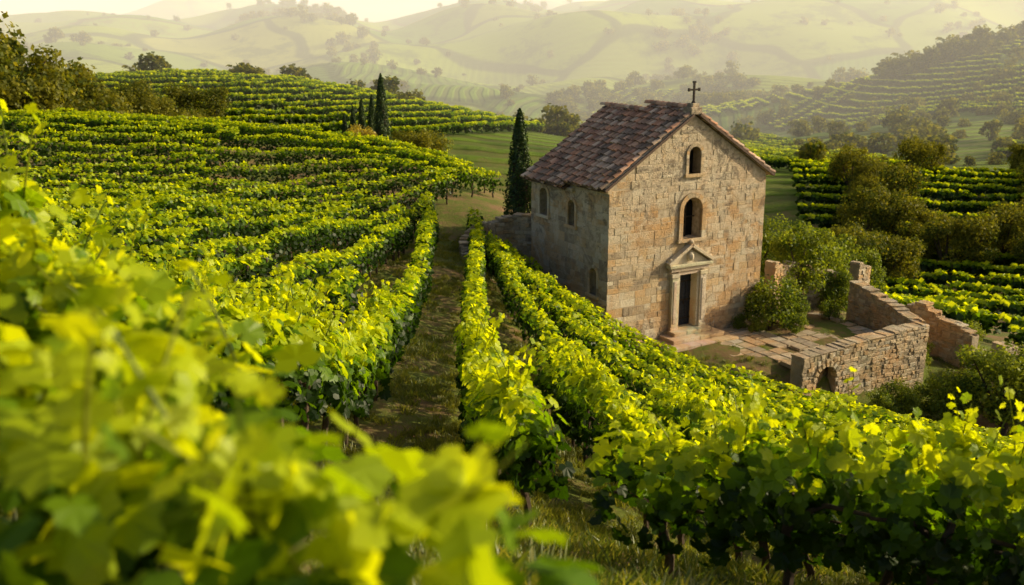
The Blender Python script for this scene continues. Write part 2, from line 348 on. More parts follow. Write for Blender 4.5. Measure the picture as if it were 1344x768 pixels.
# ------------------------------------------------------------------ vine segments
def vine_seg(name,lod):
    mb=MB()
    L=1.15
    if lod==0: nl,tv,tf,sz=260,GL,GF,(.065,.125)
    elif lod==1: nl,tv,tf,sz=190,HL,HF,(.075,.125)
    else: nl,tv,tf,sz=100,QL,QF,(.22,.36)
    if lod==2: L=2.3
    c=[];s_=[];nr_=[];cs=[]
    W=.27 if lod==0 else .26
    clumps=[(random.uniform(-L/2,L/2),random.uniform(-.12,.12),random.uniform(.7,1.4),random.uniform(.18,.3)) for _ in range(10 if lod<2 else 14)]
    for i in range(nl):
        if random.random()<(.5 if lod==0 else .25):
            cx,cy,cz,cr=random.choice(clumps); d=Vector((random.gauss(0,1),random.gauss(0,1),random.gauss(0,1))).normalized()*cr*random.uniform(.7,1.05)
            p=Vector((cx,cy,cz))+d
        else:   # trellised hedge shell: two sides and a rounded top
            q=random.random()
            if q<.32: p=Vector((0,W*random.uniform(.8,1.15),random.uniform(.5 if lod==0 else .45,1.35)))
            elif q<.64: p=Vector((0,-W*random.uniform(.8,1.15),random.uniform(.5 if lod==0 else .45,1.35)))
            else:
                yy=random.uniform(-W,W); p=Vector((0,yy,1.55-2.4*yy*yy+random.uniform(-.08,.04)))
            p.x=random.uniform(-L/2,L/2)
        out=Vector((0,p.y*3.0,(p.z-.9)*1.2)); nrm=out+Vector((random.gauss(0,.5),random.gauss(0,.5),random.gauss(0,.5)+.25))
        c.append(p); nr_.append(nrm); s_.append(random.uniform(*sz))
        cs.append(max(0,min(1,(p.z-(.7 if lod==0 else 1.0))/(.85 if lod==0 else .5))))  # height tone that carries the painted lit top and shaded sides
    if lod<2:
        for k in range(6 if lod==0 else 1):
            x0=random.uniform(-L/2,L/2); y0=random.uniform(-.18,.18); tx=random.uniform(-.3,.3); ty=random.uniform(-.28,.28); h=random.uniform(.15,.5) if lod==0 else random.uniform(.1,.2)
            if lod==0: mb.tube([(x0,y0,1.3),(x0+tx*.5,y0+ty*.5,1.45+h*.5),(x0+tx,y0+ty,1.5+h)],[.007,.006,.003],4,m=2)
            for j in range(9):
                q=j/8; c.append(Vector((x0+tx*q+random.uniform(-.07,.07),y0+ty*q+random.uniform(-.07,.07),1.42+(h+.1)*q)))
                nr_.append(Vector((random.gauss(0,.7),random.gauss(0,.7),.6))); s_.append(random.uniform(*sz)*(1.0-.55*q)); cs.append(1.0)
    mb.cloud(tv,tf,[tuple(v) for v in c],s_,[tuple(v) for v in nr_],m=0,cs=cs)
    if lod<2:
        x0=random.uniform(-.1,.1)
        mb.tube([(x0,0,-.25),(x0+.03,.02,.3),(x0-.03,-.02,.6),(x0+.02,0,.95)],[.055,.045,.05,.03],6,m=1)
        if lod==0:
            for sg in(-1,1): mb.tube([(x0,0,.75),(x0+sg*.25,.02,.88),(x0+sg*.6,0,.86)],[.03,.022,.015],5,m=1)
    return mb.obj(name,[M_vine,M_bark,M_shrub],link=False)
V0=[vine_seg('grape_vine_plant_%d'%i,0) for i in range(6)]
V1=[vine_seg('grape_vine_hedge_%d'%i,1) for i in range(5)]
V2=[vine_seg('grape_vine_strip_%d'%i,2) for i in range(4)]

def resample(P,M):
    P=[Vector(p) for p in P]; out=[]
    k=len(P)-1
    for i in range(M):
        t=i/(M-1)*k; j=min(int(t),k-1); u=t-j
        p0=P[max(j-1,0)];p1=P[j];p2=P[j+1];p3=P[min(j+2,k)]
        out.append(.5*((2*p1)+(p2-p0)*u+(2*p0-5*p1+4*p2-p3)*u*u+(3*p1-p0-3*p2+p3)*u**3))
    return np.array([(q.x,q.y) for q in out])
def in_site(x,y):
    u=(x-C0.x)*E1.x+(y-C0.y)*E1.y; t=(x-C0.x)*E2.x+(y-C0.y)*E2.y
    if -.7<u<CW+5 and -1.2<t<CD+2: return True
    if 3<u<CW+5.5 and t>-1.2-(min(u,6.4)-3)*1.6 and t<CD+2: return True
    if math.hypot(x-11.3,y-35.6)<1.5 or math.hypot(x-14,y-35.8)<1.6: return True
    return False
rows=[]
def family(keys,sp0,M=200,skip_last=False):
    """rows fan out between key curves; a new row starts only where the fan is wide enough"""
    keys=[resample(k,M) for k in keys]
    for a,b in zip(keys[:-1],keys[1:]):
        dist=np.hypot(*(a-b).T)
        nn=1
        while nn*sp0*1.0<dist.max()*.999: nn*=2
        for j in range(nn+(1 if (b is keys[-1] and not skip_last) else 0)):
            ln=a*(1-j/nn)+b*j/nn; cur=[]
            for q in range(M):
                sp=dist[q]/nn; st=1
                while sp*st<sp0*.72 and st<nn: st*=2
                if j%st==0 and not in_site(*ln[q]): cur.append(ln[q])
                else:
                    if len(cur)>5: rows.append(np.array(cur))
                    cur=[]
            if len(cur)>5: rows.append(np.array(cur))
RB=[(-1.7,46),(-1.4,40),(-1.2,32),(-.9,24),(-.5,16),(.1,10.5),(1.8,8.2),(6,7.2),(12,5.5)]
RM=[(-.3,43.5),(.3,37),(1.8,30),(3.8,24.5),(6.5,20),(9.5,17),(13,15),(19,12.5),(25,10.5)]
RE=[(.6,42.2),(1.4,39.8),(2.6,37.4),(4.6,35.2),(7,33.0),(10.5,31.1),(15,28.5),(21,25),(29,20)]
LA=[(-3.9,48),(-3.4,41),(-3.0,33),(-2.7,25),(-2.5,17),(-2.8,11),(-3.5,6.5),(-5,3)]
LM=[(-2.6,50),(-6,46),(-9.5,41),(-12.5,34),(-15,27),(-18,20),(-22,13),(-27,6)]
LT=[(-.5,55),(-5,62),(-11,66),(-17,68),(-25,69),(-34,68),(-45,66),(-60,62)]
family([RB,RM,RE],2.15); family([LA,LM],2.4,skip_last=True); family([LM,LT],3.0)
F1=[(-7,5.8),(-4,4.3),(-2.3,3.1),(-1.2,2.4),(-.6,2.05),(-.2,1.85)]
F2=[(-9,9.5),(-6.5,7.2),(-4.2,5.6),(-2.4,4.5),(-1.1,3.6)]
rows.append(resample(F1,60)); rows.append(resample(F2,60))
inst={0:([],[],[]),1:([],[],[])}
for ri,ln in enumerate(rows):
    seg=np.hypot(*np.diff(ln,axis=0).T); s=np.r_[0,np.cumsum(seg)]
    near_row=ri>=len(rows)-2
    L=s[-1]; k=max(1,int(L/(1.05 if not near_row else .75))); off=random.uniform(0,.5) if not near_row else 0
    for q in range(k):
        d=min(L,off+(q+.5)*L/k); x=np.interp(d,s,ln[:,0]); y=np.interp(d,s,ln[:,1]); x2=np.interp(d+.3,s,ln[:,0]); y2=np.interp(d+.3,s,ln[:,1]); x1=np.interp(d-.3,s,ln[:,0]); y1=np.interp(d-.3,s,ln[:,1])
        yaw=math.atan2(y2-y1,x2-x1); dist=math.hypot(x,y)
        if dist<1.0: continue
        if random.random()<.012: continue
        if (y<0 or abs(x)>.62*y+4) and dist>10: continue
        lod=0 if dist<19 else 1
        pitch=-math.atan2(Hs(x2,y2)-Hs(x1,y1),max(.01,math.hypot(x2-x1,y2-y1)))*(.15 if near_row else .8)
        P,R_,S=inst[lod]
        P.append((x+random.uniform(-.04,.04),y+random.uniform(-.04,.04),Hs(x,y)-.03)); fl=random.random()<.5
        R_.append((random.uniform(-.05,.05),pitch*(-1 if fl else 1),yaw+(math.pi if fl else 0)+random.uniform(-.05,.05)))
        g=random.uniform(.92,1.1); S.append((1.05,g*random.uniform(.85,1.2),g*random.uniform(.93,1.07)*(.88 if (lod or near_row) else 1.05)))
instancer('grape_vine_rows',*inst[0],V0)
instancer('vineyard_rows',*inst[1],V1)

# distant contour rows
P=[];R_=[];S=[]
def arcs(cx,cy,r0,r1,a0,a1,sp,test,ex=1.0,ey=1.0,w=1.3):
    r=r0
    while r<r1:
        k=int(r*math.radians(a1-a0)/2.1)
        for q in range(k):
            a=math.radians(a0+(a1-a0)*(q+.5)/k); x=cx+ex*r*math.sin(a); y=cy+ey*r*math.cos(a)
            if abs(x)>.66*y or not test(x,y): continue
            P.append((x,y)); R_.append((0,0,math.atan2(-ey*math.sin(a),ex*math.cos(a)))); S.append((1.08*max(ex,ey),w,random.uniform(.95,1.15)))
        r+=sp
nzf=lambda x,y,s,k: mnoise.noise(Vector((x/s,y/s,k)))
arcs(4,14,48,115,12,62,3.3,lambda x,y: x>15 and x/y>.28 and math.hypot(x-21,y-50)>9 and nzf(x,y,24,1.3)>-.4 and not(abs(x-(17+(62-y)*.85))<2.5 and 44<y<63))
arcs(-50,165,8,58,0,360,3.9,lambda x,y: y<190 and y>118 and x/y>-.42)
arcs(200,300,40,245,170,305,4.8,lambda x,y: nzf(x,y,45,5.3)>-.28 and y>122 and x>28,w=1.8)
arcs(40,330,8,70,90,270,5.5,lambda x,y: nzf(x,y,40,2.3)>-.1,w=1.8)
arcs(-30,290,8,60,90,270,5.5,lambda x,y: nzf(x,y,40,8.3)>-.1,w=1.8)
P=np.array(P); zz=H(P[:,0],P[:,1]); 
instancer('vineyard_rows.001',np.c_[P,zz-.1],R_,S,V2)

# ------------------------------------------------------------------ trees
def tree(name,h,r,mat,nl,ls,trunk=.35,seed=0,link=False,flat=.75,tmpl=1):
    random.seed(seed); mb=MB(); th=h*trunk
    mb.tube([(0,0,-.4),(.03*h,0,th*.5),(0,.02*h,th),(.01*h,0,h*.75)],[.045*h,.035*h,.028*h,.008*h],7,m=1)
    cl=[]
    for i in range(26):
        a=random.uniform(0,6.28); q=math.sqrt(random.random())*.8*r; z=th+(h-th)*random.uniform(.12,.92)
        lim=math.sqrt(max(.05,1-((z-(th+(h-th)*.45))/((h-th)*.6))**2)); q*=lim
        c=Vector((q*math.cos(a),q*math.sin(a),z)); cl.append((c,random.uniform(.22,.42)*r))
        if i<9: mb.tube([(0,0,th*random.uniform(.5,1)),tuple(c*.5+Vector((0,0,th*.45))),tuple(c)],[.016*h,.011*h,.004*h],5,m=1)
    cen=[];nr=[];sz=[]
    for i in range(nl):
        c,cr=random.choice(cl); d=Vector((random.gauss(0,1),random.gauss(0,1),random.gauss(0,flat))).normalized()
        cen.append(tuple(c+d*cr*random.uniform(.55,1.12))); nr.append(tuple(d+Vector((random.gauss(0,.6),random.gauss(0,.6),random.gauss(0,.6)+.2)))); sz.append(random.uniform(*ls))
    mb.cloud(HL if tmpl==1 else QL,HF if tmpl==1 else QF,cen,sz,nr,m=0)
    return mb.obj(name,[mat,M_bark],link=link)
def put(src,name,x,y,s=1,rz=None,dz=0,sz=None):
    o=bpy.data.objects.new(name,src.data); col.objects.link(o)
    o.location=(x,y,Hs(x,y)+dz); o.rotation_euler=(0,0,random.uniform(0,6.28) if rz is None else rz); o.scale=(s,s,s*(sz or 1)); return o
sh=[tree('shrub_src%d'%i,1.9,1.1,M_shrub,4200,(.035,.07),.12,20+i) for i in range(2)]
shg=tree('shrub_srcg',1.9,1.1,M_gold,2500,(.05,.09),.12,33)
big=[tree('tree_src%d'%i,4.5,2.1,M_shrub,7000,(.06,.11),.25,40+i) for i in range(2)]
tr=[tree('tree_srcb%d'%i,7,3.3,M_tree,4200,(.1,.22),.2,50+i,tmpl=2) for i in range(3)]
trf=[tree('tree_srcf%d'%i,7,3.6,M_tree,420,(.4,.75),.2,60+i,tmpl=2) for i in range(3)]
random.seed(99)
def loc(u,t): return (C0.x+E1.x*u+E2.x*t, C0.y+E1.y*u+E2.y*t)
put(sh[0],'shrub',*loc(8.0,-.95),1.2)
put(sh[1],'shrub',*loc(8.4,-2.0),.45); put(sh[0],'shrub',*loc(7.1,-1.0),.4)
for x,y,s in [(13.2,45.2,.85),(15.2,48.0,.9),(11.8,48.5,.8),(17.3,50.3,.75),(13.8,51.5,.8),(14.8,46.0,.55)]: put(random.choice(big),'broadleaf_tree',x,y,s)
for x,y,s in [(16.4,36.2,1.0),(17.8,37.5,.8),(14.6,36.1,.75),(13.6,35.4,.6),(15.4,36.9,.6),(20,41.5,.7),(21,45.5,.9),(18,43.0,.5),(17.2,41,.5),(9.8,42.2,.35),(12.3,42.8,.6),(14.0,43.4,.45),(19,39.5,.6),(22,43,.8)]: put(random.choice(sh),'shrub',x,y,s)
for x,y,s in [(18.2,35.6,1.0),(21.0,35.0,.95),(23,38,.8),(19.6,37.4,.7)]: put(random.choice(big),'broadleaf_tree',x,y,s,sz=.75)
for x,y,s in [(-.9,43.2,.5),(0,43.4,.45),(-1.6,42,.4),(.6,43.0,.35),(1.6,42.3,.4)]: put(random.choice(sh),'shrub',x,y,s)
for i in range(34):
    Yd=random.uniform(98,124); ux=random.uniform(-.56,-.28); put(random.choice(tr),'broadleaf_tree',ux*Yd*1.0,Yd,random.uniform(.55,.95),dz=-.8)
for x,y,s in [(-44,90,1.75),(-41,88,1.4),(-46,86,1.7),(-37,92,1.15),(-34,93,.95),(-39,95,1.3),(-31.5,95,.85),(-42,96,1.5),(-35.5,89,.85),(-48,91,1.9),(-43,85,1.2),(-29,97,.7)]: put(random.choice(tr),'broadleaf_tree',x,y,s,dz=-.5)
for i in range(75):
    Yd=random.uniform(82,122); ux=random.uniform(.33,.58)
    if nzf(ux*Yd,Yd,13,7.7)<-.12: continue
    put(random.choice(tr),'broadleaf_tree',ux*Yd,Yd,random.uniform(.4,.85),dz=-.4)
for x,y,s in [(-8.2,73,.4),(-6.4,72,.45),(-6.0,74,.5)]: put(random.choice(tr),'broadleaf_tree',x,y,s)
put(shg,'golden_shrub',-10.2,69.5,1.1)
P=[];R_=[];S=[]
def addt(x,y,s): P.append((x,y)); R_.append((0,0,random.uniform(0,6.28))); S.append((s*random.uniform(.9,1.3),s*random.uniform(.9,1.3),s*random.uniform(.7,1.1)))
for i in range(9000):
    Yd=150*math.exp(random.uniform(0,2.5)); ux=random.uniform(-.62,.62); x=ux*Yd; y=Yd
    if nzf(x,y,45+Yd*.08,4.4)>.28+.15*nzf(x,y,20,2)+(.12 if y<300 else 0) : addt(x,y,random.uniform(.5,.95)*(1+Yd/2500))
for i in range(800):
    Yd=150*math.exp(random.uniform(0,2)); x=random.uniform(-.6,.6)*Yd; addt(x,Yd,random.uniform(.35,.8))
for i in range(90):
    Yd=random.uniform(125,260); x=random.uniform(.28,.55)*Yd
    if nzf(x,Yd,18,9.1)>-.05: addt(x,Yd,random.uniform(.3,.6))
for i in range(90):
    t=random.random(); x=105+125*t+random.uniform(-6,6); y=292+random.uniform(-7,7)+16*t
    if nzf(x,y,16,3.1)>-.15: addt(x,y,random.uniform(.7,1.25))
for i in range(50):
    t=random.random(); x=-75+62*t; y=160+10*math.sin(t*5)+random.uniform(-3,3)
    if nzf(x,y,9,6.1)>.18: addt(x,y,random.uniform(.3,.55))
P=np.array(P); instancer('distant_trees',np.c_[P,H(P[:,0],P[:,1])-.8],R_,S,trf)

def cypress(name,h,R,seed):
    random.seed(seed); mb=MB()
    prof=lambda t: R*min(1,(t*7+.25))*(1-t)**.62
    pts=[];nr=[];sz=[]
    for i in range(9000):
        t=random.random()**1.15; a=random.uniform(0,6.28); rr=prof(t)*(1+.14*math.sin(a*5+t*17)+.08*math.sin(a*9-t*31))*random.uniform(.8,1.06)
        pts.append((rr*math.cos(a),rr*math.sin(a),.15+t*(h-.15))); nr.append((math.cos(a)+random.gauss(0,.5),math.sin(a)+random.gauss(0,.5),random.gauss(0,.35)+.2)); sz.append(random.uniform(.03,.065)*h/5.5)
    mb.cloud(HL,HF,pts,sz,nr,m=0)
    mb.tube([(0,0,-.5),(0,0,.4),(0,0,h*.3),(0,0,h*.6),(0,0,h*.93)],[.09,.08,prof(.3)*.7,prof(.6)*.7,.02],9,m=1)  # trunk widening into an added hidden core that blocks light through the crown
    return mb.obj(name,[M_cyp,M_bark],link=False)
cy=[cypress('cyp_src%d'%i,5.6,.62,i+5) for i in range(2)]
put(cy[0],'cypress_tree',.35,46.4,1.05).scale=(1.25,1.25,1.03)
put(cy[1],'cypress_tree',-9.0,71.5,1.1,sz=1.0)
for x,y,s in [(-10.6,73,.8),(-10.0,74,.9),(-11.3,73.5,.7),(-9.9,72.5,.6),(-12,74,.6)]: put(random.choice(cy),'cypress_tree',x,y,s)

# ------------------------------------------------------------------ chapel
chapel=empty('stone_chapel',(C0.x,C0.y,BZ),math.radians(30))
EH=6.5; AP=9.1
def prism(name,poly,y0,y1,mat):
    v=[(x,y0,z) for x,z in poly]+[(x,y1,z) for x,z in poly]; k=len(poly)
    f=[tuple(range(k))]+[tuple(range(2*k-1,k-1,-1))]+[(i+k,(i+1)%k+k,(i+1)%k,i) for i in range(k)]
    me=bpy.data.meshes.new(name); me.from_pydata(v,[],f); me.materials.append(mat)
    bm=bmesh.new(); bm.from_mesh(me); bmesh.ops.recalc_face_normals(bm,faces=bm.faces); bm.to_mesh(me); bm.free()
    o=bpy.data.objects.new(name,me); col.objects.link(o); return o
body=prism('walls',[(0,-1.5),(CW,-1.5),(CW,EH-.32),(CW/2,AP-.36),(0,EH-.32)],0,CD,M_mortar)
upper=prism('gable_wall',[(.003,EH-.33),(CW-.003,EH-.33),(CW-.003,EH),(CW/2,AP),(.003,EH)],.003,2.74,M_mortar)
def archpoly(c,z0,z1,w,arch=True):
    r=w/2
    if not arch: return [(c-r,z0),(c+r,z0),(c+r,z1),(c-r,z1)]
    p=[(c-r,z0),(c+r,z0)]
    for i in range(9): a=math.pi*i/8; p.append((c+r*math.cos(a),z1-r+r*math.sin(a)))
    return p
CX=CW/2
front=[(CX+.1,6.75,7.85,.62,True,.5),(CX+.1,4.1,5.8,.98,True,.6),(CX,.32,2.6,1.1,False,.45)]
side=[(2.6,4.6,5.65,.5,True,.45),(.95,2.05,3.15,.5,True,.45),(4.75,4.7,5.85,.62,True,.45)]
cut=[]
for c,z0,z1,w,ar,d in front: cut.append(prism('c',archpoly(c,z0,z1,w,ar),-.3,d,M_mortar))
for c,z0,z1,w,ar,d in side:
    o=prism('c',archpoly(c,z0,z1,w,ar),-.3,d,M_mortar)
    for v in o.data.vertices: x,y,z=v.co; v.co=(y,x,z)
    bm=bmesh.new(); bm.from_mesh(o.data); bmesh.ops.recalc_face_normals(bm,faces=bm.faces); bm.to_mesh(o.data); bm.free()
    cut.append(o)
for tgt in (body,upper):
    for o in (cut if tgt is body else cut[:1]):
        m=tgt.modifiers.new('b','BOOLEAN'); m.operation='DIFFERENCE'; m.solver='EXACT'; m.object=o
bpy.context.view_layer.update()
dg=bpy.context.evaluated_depsgraph_get()
for tgt in (body,upper):
    nm=bpy.data.meshes.new_from_object(tgt.evaluated_get(dg))
    tgt.modifiers.clear(); tgt.data=nm; tgt.parent=chapel
for o in cut: bpy.data.objects.remove(o)
PAL=[(.56,.42,.26),(.64,.52,.35),(.5,.39,.25),(.64,.55,.4),(.58,.37,.18),(.42,.32,.21),(.6,.45,.27),(.36,.28,.19),(.62,.43,.23)]
def stonecol(k=1.0):
    c=random.choice(PAL); g=random.uniform(.8,1.06)*k; return (c[0]*g,c[1]*g,c[2]*g)
random.seed(5)
mb=MB()
def masonry(mb,width,ztop,openings,place):
    z=-1.2
    while z<AP:
        h=random.uniform(.2,.4)
        zt=z+h
        lo,hi=ztop(zt)
        if hi-lo<.3: break
        ivs=[(lo,hi)]
        for c,z0,z1,w,ar,d in openings:
            if zt>z0-.0 and z<z1+.0:
                a,b=c-w/2-.02,c+w/2+.02; nw=[]
                for p,q in ivs:
                    if a>p: nw.append((p,min(a,q)))
                    if b<q: nw.append((max(b,p),q))
                ivs=[i for i in nw if i[1]-i[0]>.04]
        for p,q in ivs:
            x=p
            while x<q-.02:
                w=random.uniform(.28,.85)
                if q-x-w<.2: w=q-x
                if w>.35 and h>.27 and random.random()<.3:
                    h1=h*random.uniform(.4,.6); place(mb,x,z,w,h1); place(mb,x,z+h1,w*.55,h-h1); place(mb,x+w*.55,z+h1,w*.45,h-h1)
                elif random.random()<.04: pass
                else: place(mb,x,z,w,h)
                x+=w
        z=zt
def pr_(): return random.choice([random.uniform(.004,.012),random.uniform(.008,.028)])
def pf(mb,x,z,w,h):
    pr=pr_(); g=.009
    mb.box((x+g/2,-pr,z+g/2),(w-g,0,0),(0,pr+.02,0),(0,0,h-g),stonecol(),.006,.01)
def psd(mb,x,z,w,h):
    pr=pr_(); g=.009
    mb.box((-pr,x+w-g/2,z+g/2),(0,-(w-g),0),(pr+.02,0,0),(0,0,h-g),stonecol(.98),.006,.01)
def psr(mb,x,z,w,h):
    pr=pr_(); g=.009
    mb.box((CW+pr,x+g/2,z+g/2),(0,(w-g),0),(-pr-.02,0,0),(0,0,h-g),stonecol(),.006,.01)
def gab(z):
    if z<=EH-.05: return (-.02,CW+.02)
    k=(z-EH)/(AP-EH)*CW/2; return (k+.05,CW-k-.05)
masonry(mb,CW,gab,front,pf)
masonry(mb,CD,lambda z:(0.0,CD) if z<EH-.34 else (0,0),side,psd)
masonry(mb,CD,lambda z:(0.0,CD) if z<EH-.34 else (0,0),[],psr)
mb.obj('masonry',[M_stone],chapel)
mb=MB()
def arch_ring(mb,tr_,c,z0,z1,w,fw,pr):
    r=w/2; zc=z1-r
    n_=9
    for i in range(n_):
        a0=math.pi*i/n_+.01; a1=math.pi*(i+1)/n_-.01; cl=stonecol(1.05)
        P4=[(c+rr*math.cos(a),zc+rr*math.sin(a)) for rr,a in((r,a0),(r+fw,a0),(r+fw,a1),(r,a1))]
        F=[tr_(x,-pr,z) for x,z in P4]; B=[tr_(x,.12,z) for x,z in P4]
        mb.quad(F[::-1],cl); mb.quad([F[0],F[3],B[3],B[0]],cl); mb.quad([F[1],F[2],B[2],B[1]],cl)
        mb.quad([F[0],F[1],B[1],B[0]],cl); mb.quad([F[3],F[2],B[2],B[3]],cl)
    z=z0
    while z<zc-.01:
        h=min(random.uniform(.25,.4),zc-z)
        if zc-z-h<.1: h=zc-z
        for sg in(-1,1):
            x0=c+sg*r if sg>0 else c-r-fw
            cl=stonecol(1.05); P4=[(x0,z+.005),(x0+fw,z+.005),(x0+fw,z+h-.005),(x0,z+h-.005)]
            F=[tr_(x,-pr,q) for x,q in P4]; B=[tr_(x,.12,q) for x,q in P4]
            mb.quad(F,cl)
            for k in range(4): mb.quad([F[k],F[(k+1)%4],B[(k+1)%4],B[k]],cl)
        z+=h
    P4=[(c-r-fw-.05,z0-.12),(c+r+fw+.05,z0-.12),(c+r+fw+.05,z0),(c-r-fw-.05,z0)]
    F=[tr_(x,-pr-.06,q) for x,q in P4]; B=[tr_(x,.1,q) for x,q in P4]; cl=stonecol(1.05); mb.quad(F,cl)
    for k in range(4): mb.quad([F[k],F[(k+1)%4],B[(k+1)%4],B[k]],cl)
tf_=lambda x,y,z:(x,y,z); ts_=lambda x,y,z:(y,x,z)
for q,fw,pr in ((front[0],.14,.06),(front[1],.2,.08)): arch_ring(mb,tf_,q[0],q[1],q[2],q[3],fw,pr)
for q in side: arch_ring(mb,ts_,q[0],q[1],q[2],q[3],.13,.055)
mb.obj('window_surrounds',[M_trim],chapel)
mb=MB()
c=front[1][0]
mb.quad([(c-.48,.55,4.1),(c+.48,.55,4.1),(c+.48,.55,5.8),(c-.48,.55,5.8)])
mb.quad([(c-.3,.46,6.75),(c+.3,.46,6.75),(c+.3,.46,7.85),(c-.3,.46,7.85)])
for q in side: mb.quad([(.4,q[0]-.3,q[1]),(.4,q[0]+.3,q[1]),(.4,q[0]+.3,q[2]),(.4,q[0]-.3,q[2])])
mb.obj('window_panes',[M_dark],chapel)
mb=MB()
mb.box((c-.025,.4,4.11),(.05,0,0),(0,.05,0),(0,0,1.66)); mb.box((c-.47,.405,4.9),(.94,0,0),(0,.04,0),(0,0,.04))
mb.obj('window_bars',[M_iron],chapel)
mb=MB()
for i in range(6):
    x=CX-.55+i*1.1/6
    mb.box((x+.006,.3+random.uniform(0,.006),.33),(1.1/6-.012,0,0),(0,.05,0),(0,0,2.26),bev=.01)
mb.box((CX-.55,.36,.33),(1.1,0,0),(0,.03,0),(0,0,2.26))
for z in(.6,1.4,2.2): mb.box((CX-.5,.275,z),(1.0,0,0),(0,.022,0),(0,0,.07),m=1)
mb.box((CX+.06,.24,1.25),(.04,0,0),(0,.04,0),(0,0,.16),m=1)
mb.obj('door',[M_door,M_iron],chapel)
mb=MB(); tc_=(.66,.56,.41)
def tb(x0,x1,y0,y1,z0,z1,k=1.0):
    mb.box((x0,y0,z0),(x1-x0,0,0),(0,y1-y0,0),(0,0,z1-z0),tuple(v*k*random.uniform(.92,1.05) for v in tc_),.003,.012)
for sg in(-1,1):
    xi=CX+sg*.58; xo=CX+sg*.9; a,b=min(xi,xo),max(xi,xo)
    tb(a,b,-.17,.02,.45,2.55); tb(a-.05,b+.05,-.22,.03,-.05,.25); tb(a-.03,b+.03,-.2,.025,.253,.447)
    tb(a-.04,b+.04,-.21,.03,2.553,2.72); tb(a+.08,b-.08,-.195,-.16,.6,2.4)
    xm=CX+sg*.565; tb(min(xm,CX+sg*.45),max(xm,CX+sg*.45),-.1,.3,.33,2.62)
tb(CX-.56,CX+.56,-.12,.3,2.625,2.8)
tb(CX-1.0,CX+1.0,-.2,.02,2.805,2.98); tb(CX-1.12,CX+1.12,-.3,.03,2.985,3.1)
v0=[(CX-1.0,3.105),(CX+1.0,3.105),(CX,3.7)]
i=len(mb.v); mb.v+=[(x,-.1,z) for x,z in v0]+[(x,.02,z) for x,z in v0]; mb.f.append((i,i+1,i+2)); mb.c.append(tc_); mb.m.append(0)
for sg in(-1,1):
    d=Vector((-sg*1.12,0,.68)); L=d.length; d.normalize(); nrm=Vector((sg*abs(d.z),0,abs(d.x)))
    o=Vector((CX+sg*1.12,-.28,3.103)); 
    if sg<0: mb.box(o,d*L,(0,.3,0),nrm*.13,tc_,.003,.01)
    else: mb.box(o+d*L,-d*L,(0,.3,0),nrm*.13,tc_,.003,.01)
def ball(cx,cy,cz,r,sx=1,sz=1):
    for i_ in range(6):
        for j in range(8):
            q=[]
            for a,b in((i_,j),(i_,j+1),(i_+1,j+1),(i_+1,j)):
                p=math.pi*a/6-math.pi/2; t=2*math.pi*b/8; q.append((cx+sx*r*math.cos(p)*math.cos(t),cy+r*math.cos(p)*math.sin(t),cz+sz*r*math.sin(p)))
            mb.quad(q,tc_)
ball(CX,-.14,3.38,.17,.9,1.15); ball(CX,-.15,3.98,.11); mb.tube([(CX,-.15,3.76),(CX,-.15,3.9)],[.1,.06],8,c=tc_)
for sg in(-1,1): ball(CX+sg*1.02,-.17,3.27,.09,1,1.3)
for k,(w,d,z0,z1) in enumerate([(1.0,.55,.17,.32),(1.35,.95,.0,.165),(1.75,1.4,-.16,-.005)]):
    x=CX-w
    while x<CX+w-.05:
        ww=min(random.uniform(.5,.9),CX+w-x); 
        if CX+w-x-ww<.25: ww=CX+w-x
        mb.box((x+.004,-d,z0),(ww-.008,0,0),(0,d+.01 if k else d+.3,0),(0,0,z1-z0),tuple(v*random.uniform(.7,.95) for v in tc_),.006,.015); x+=ww
mb.obj('portal',[M_trim],chapel)
mb=MB()
y=-.1
while y<CD:
    w=random.uniform(.4,.7); mb.box((-.16,min(y+w,CD+.05),EH-.5 if y>2.3 else EH-.22),(0,-w+.012,0),(.2,0,0),(0,0,.16),stonecol(.85),.008,.015); y+=w
for sg in(-1,1):
    a=Vector((CX-sg*(CX+.22),0,EH-.1)) ; b=Vector((CX,0,AP+.06)); d=(b-a); L=d.length; d.normalize(); nrm=Vector((-sg*d.z,0,abs(d.x)))
    if sg<0: nrm=Vector((d.z,0,abs(d.x)))
    s=0
    while s<L-.01:
        w=min(random.uniform(.35,.6),L-s)
        o=a+d*s
        if sg>0: mb.box(o+Vector((0,-.12,0)),d*(w-.01),(0,.4,0),nrm*.13,stonecol(.7),.008,.015)
        else: mb.box(o+d*(w-.01)+Vector((0,-.12,0)),-d*(w-.01),(0,.4,0),nrm*.13,stonecol(.7),.008,.015)
        s+=w
mb.box((CX-.28,-.14,AP+.02),(.56,0,0),(0,.5,0),(0,0,.28),stonecol(),.01,.02); mb.box((CX-.18,-.08,AP+.3),(.36,0,0),(0,.36,0),(0,0,.16),stonecol(.9),.01,.02)
mb.obj('cornice_and_coping',[M_stone],chapel)
mb=MB()
TP=[(.56,.28,.16),(.46,.24,.15),(.6,.35,.22),(.37,.21,.14),(.52,.33,.22),(.64,.46,.32),(.3,.19,.13),(.25,.18,.13)]
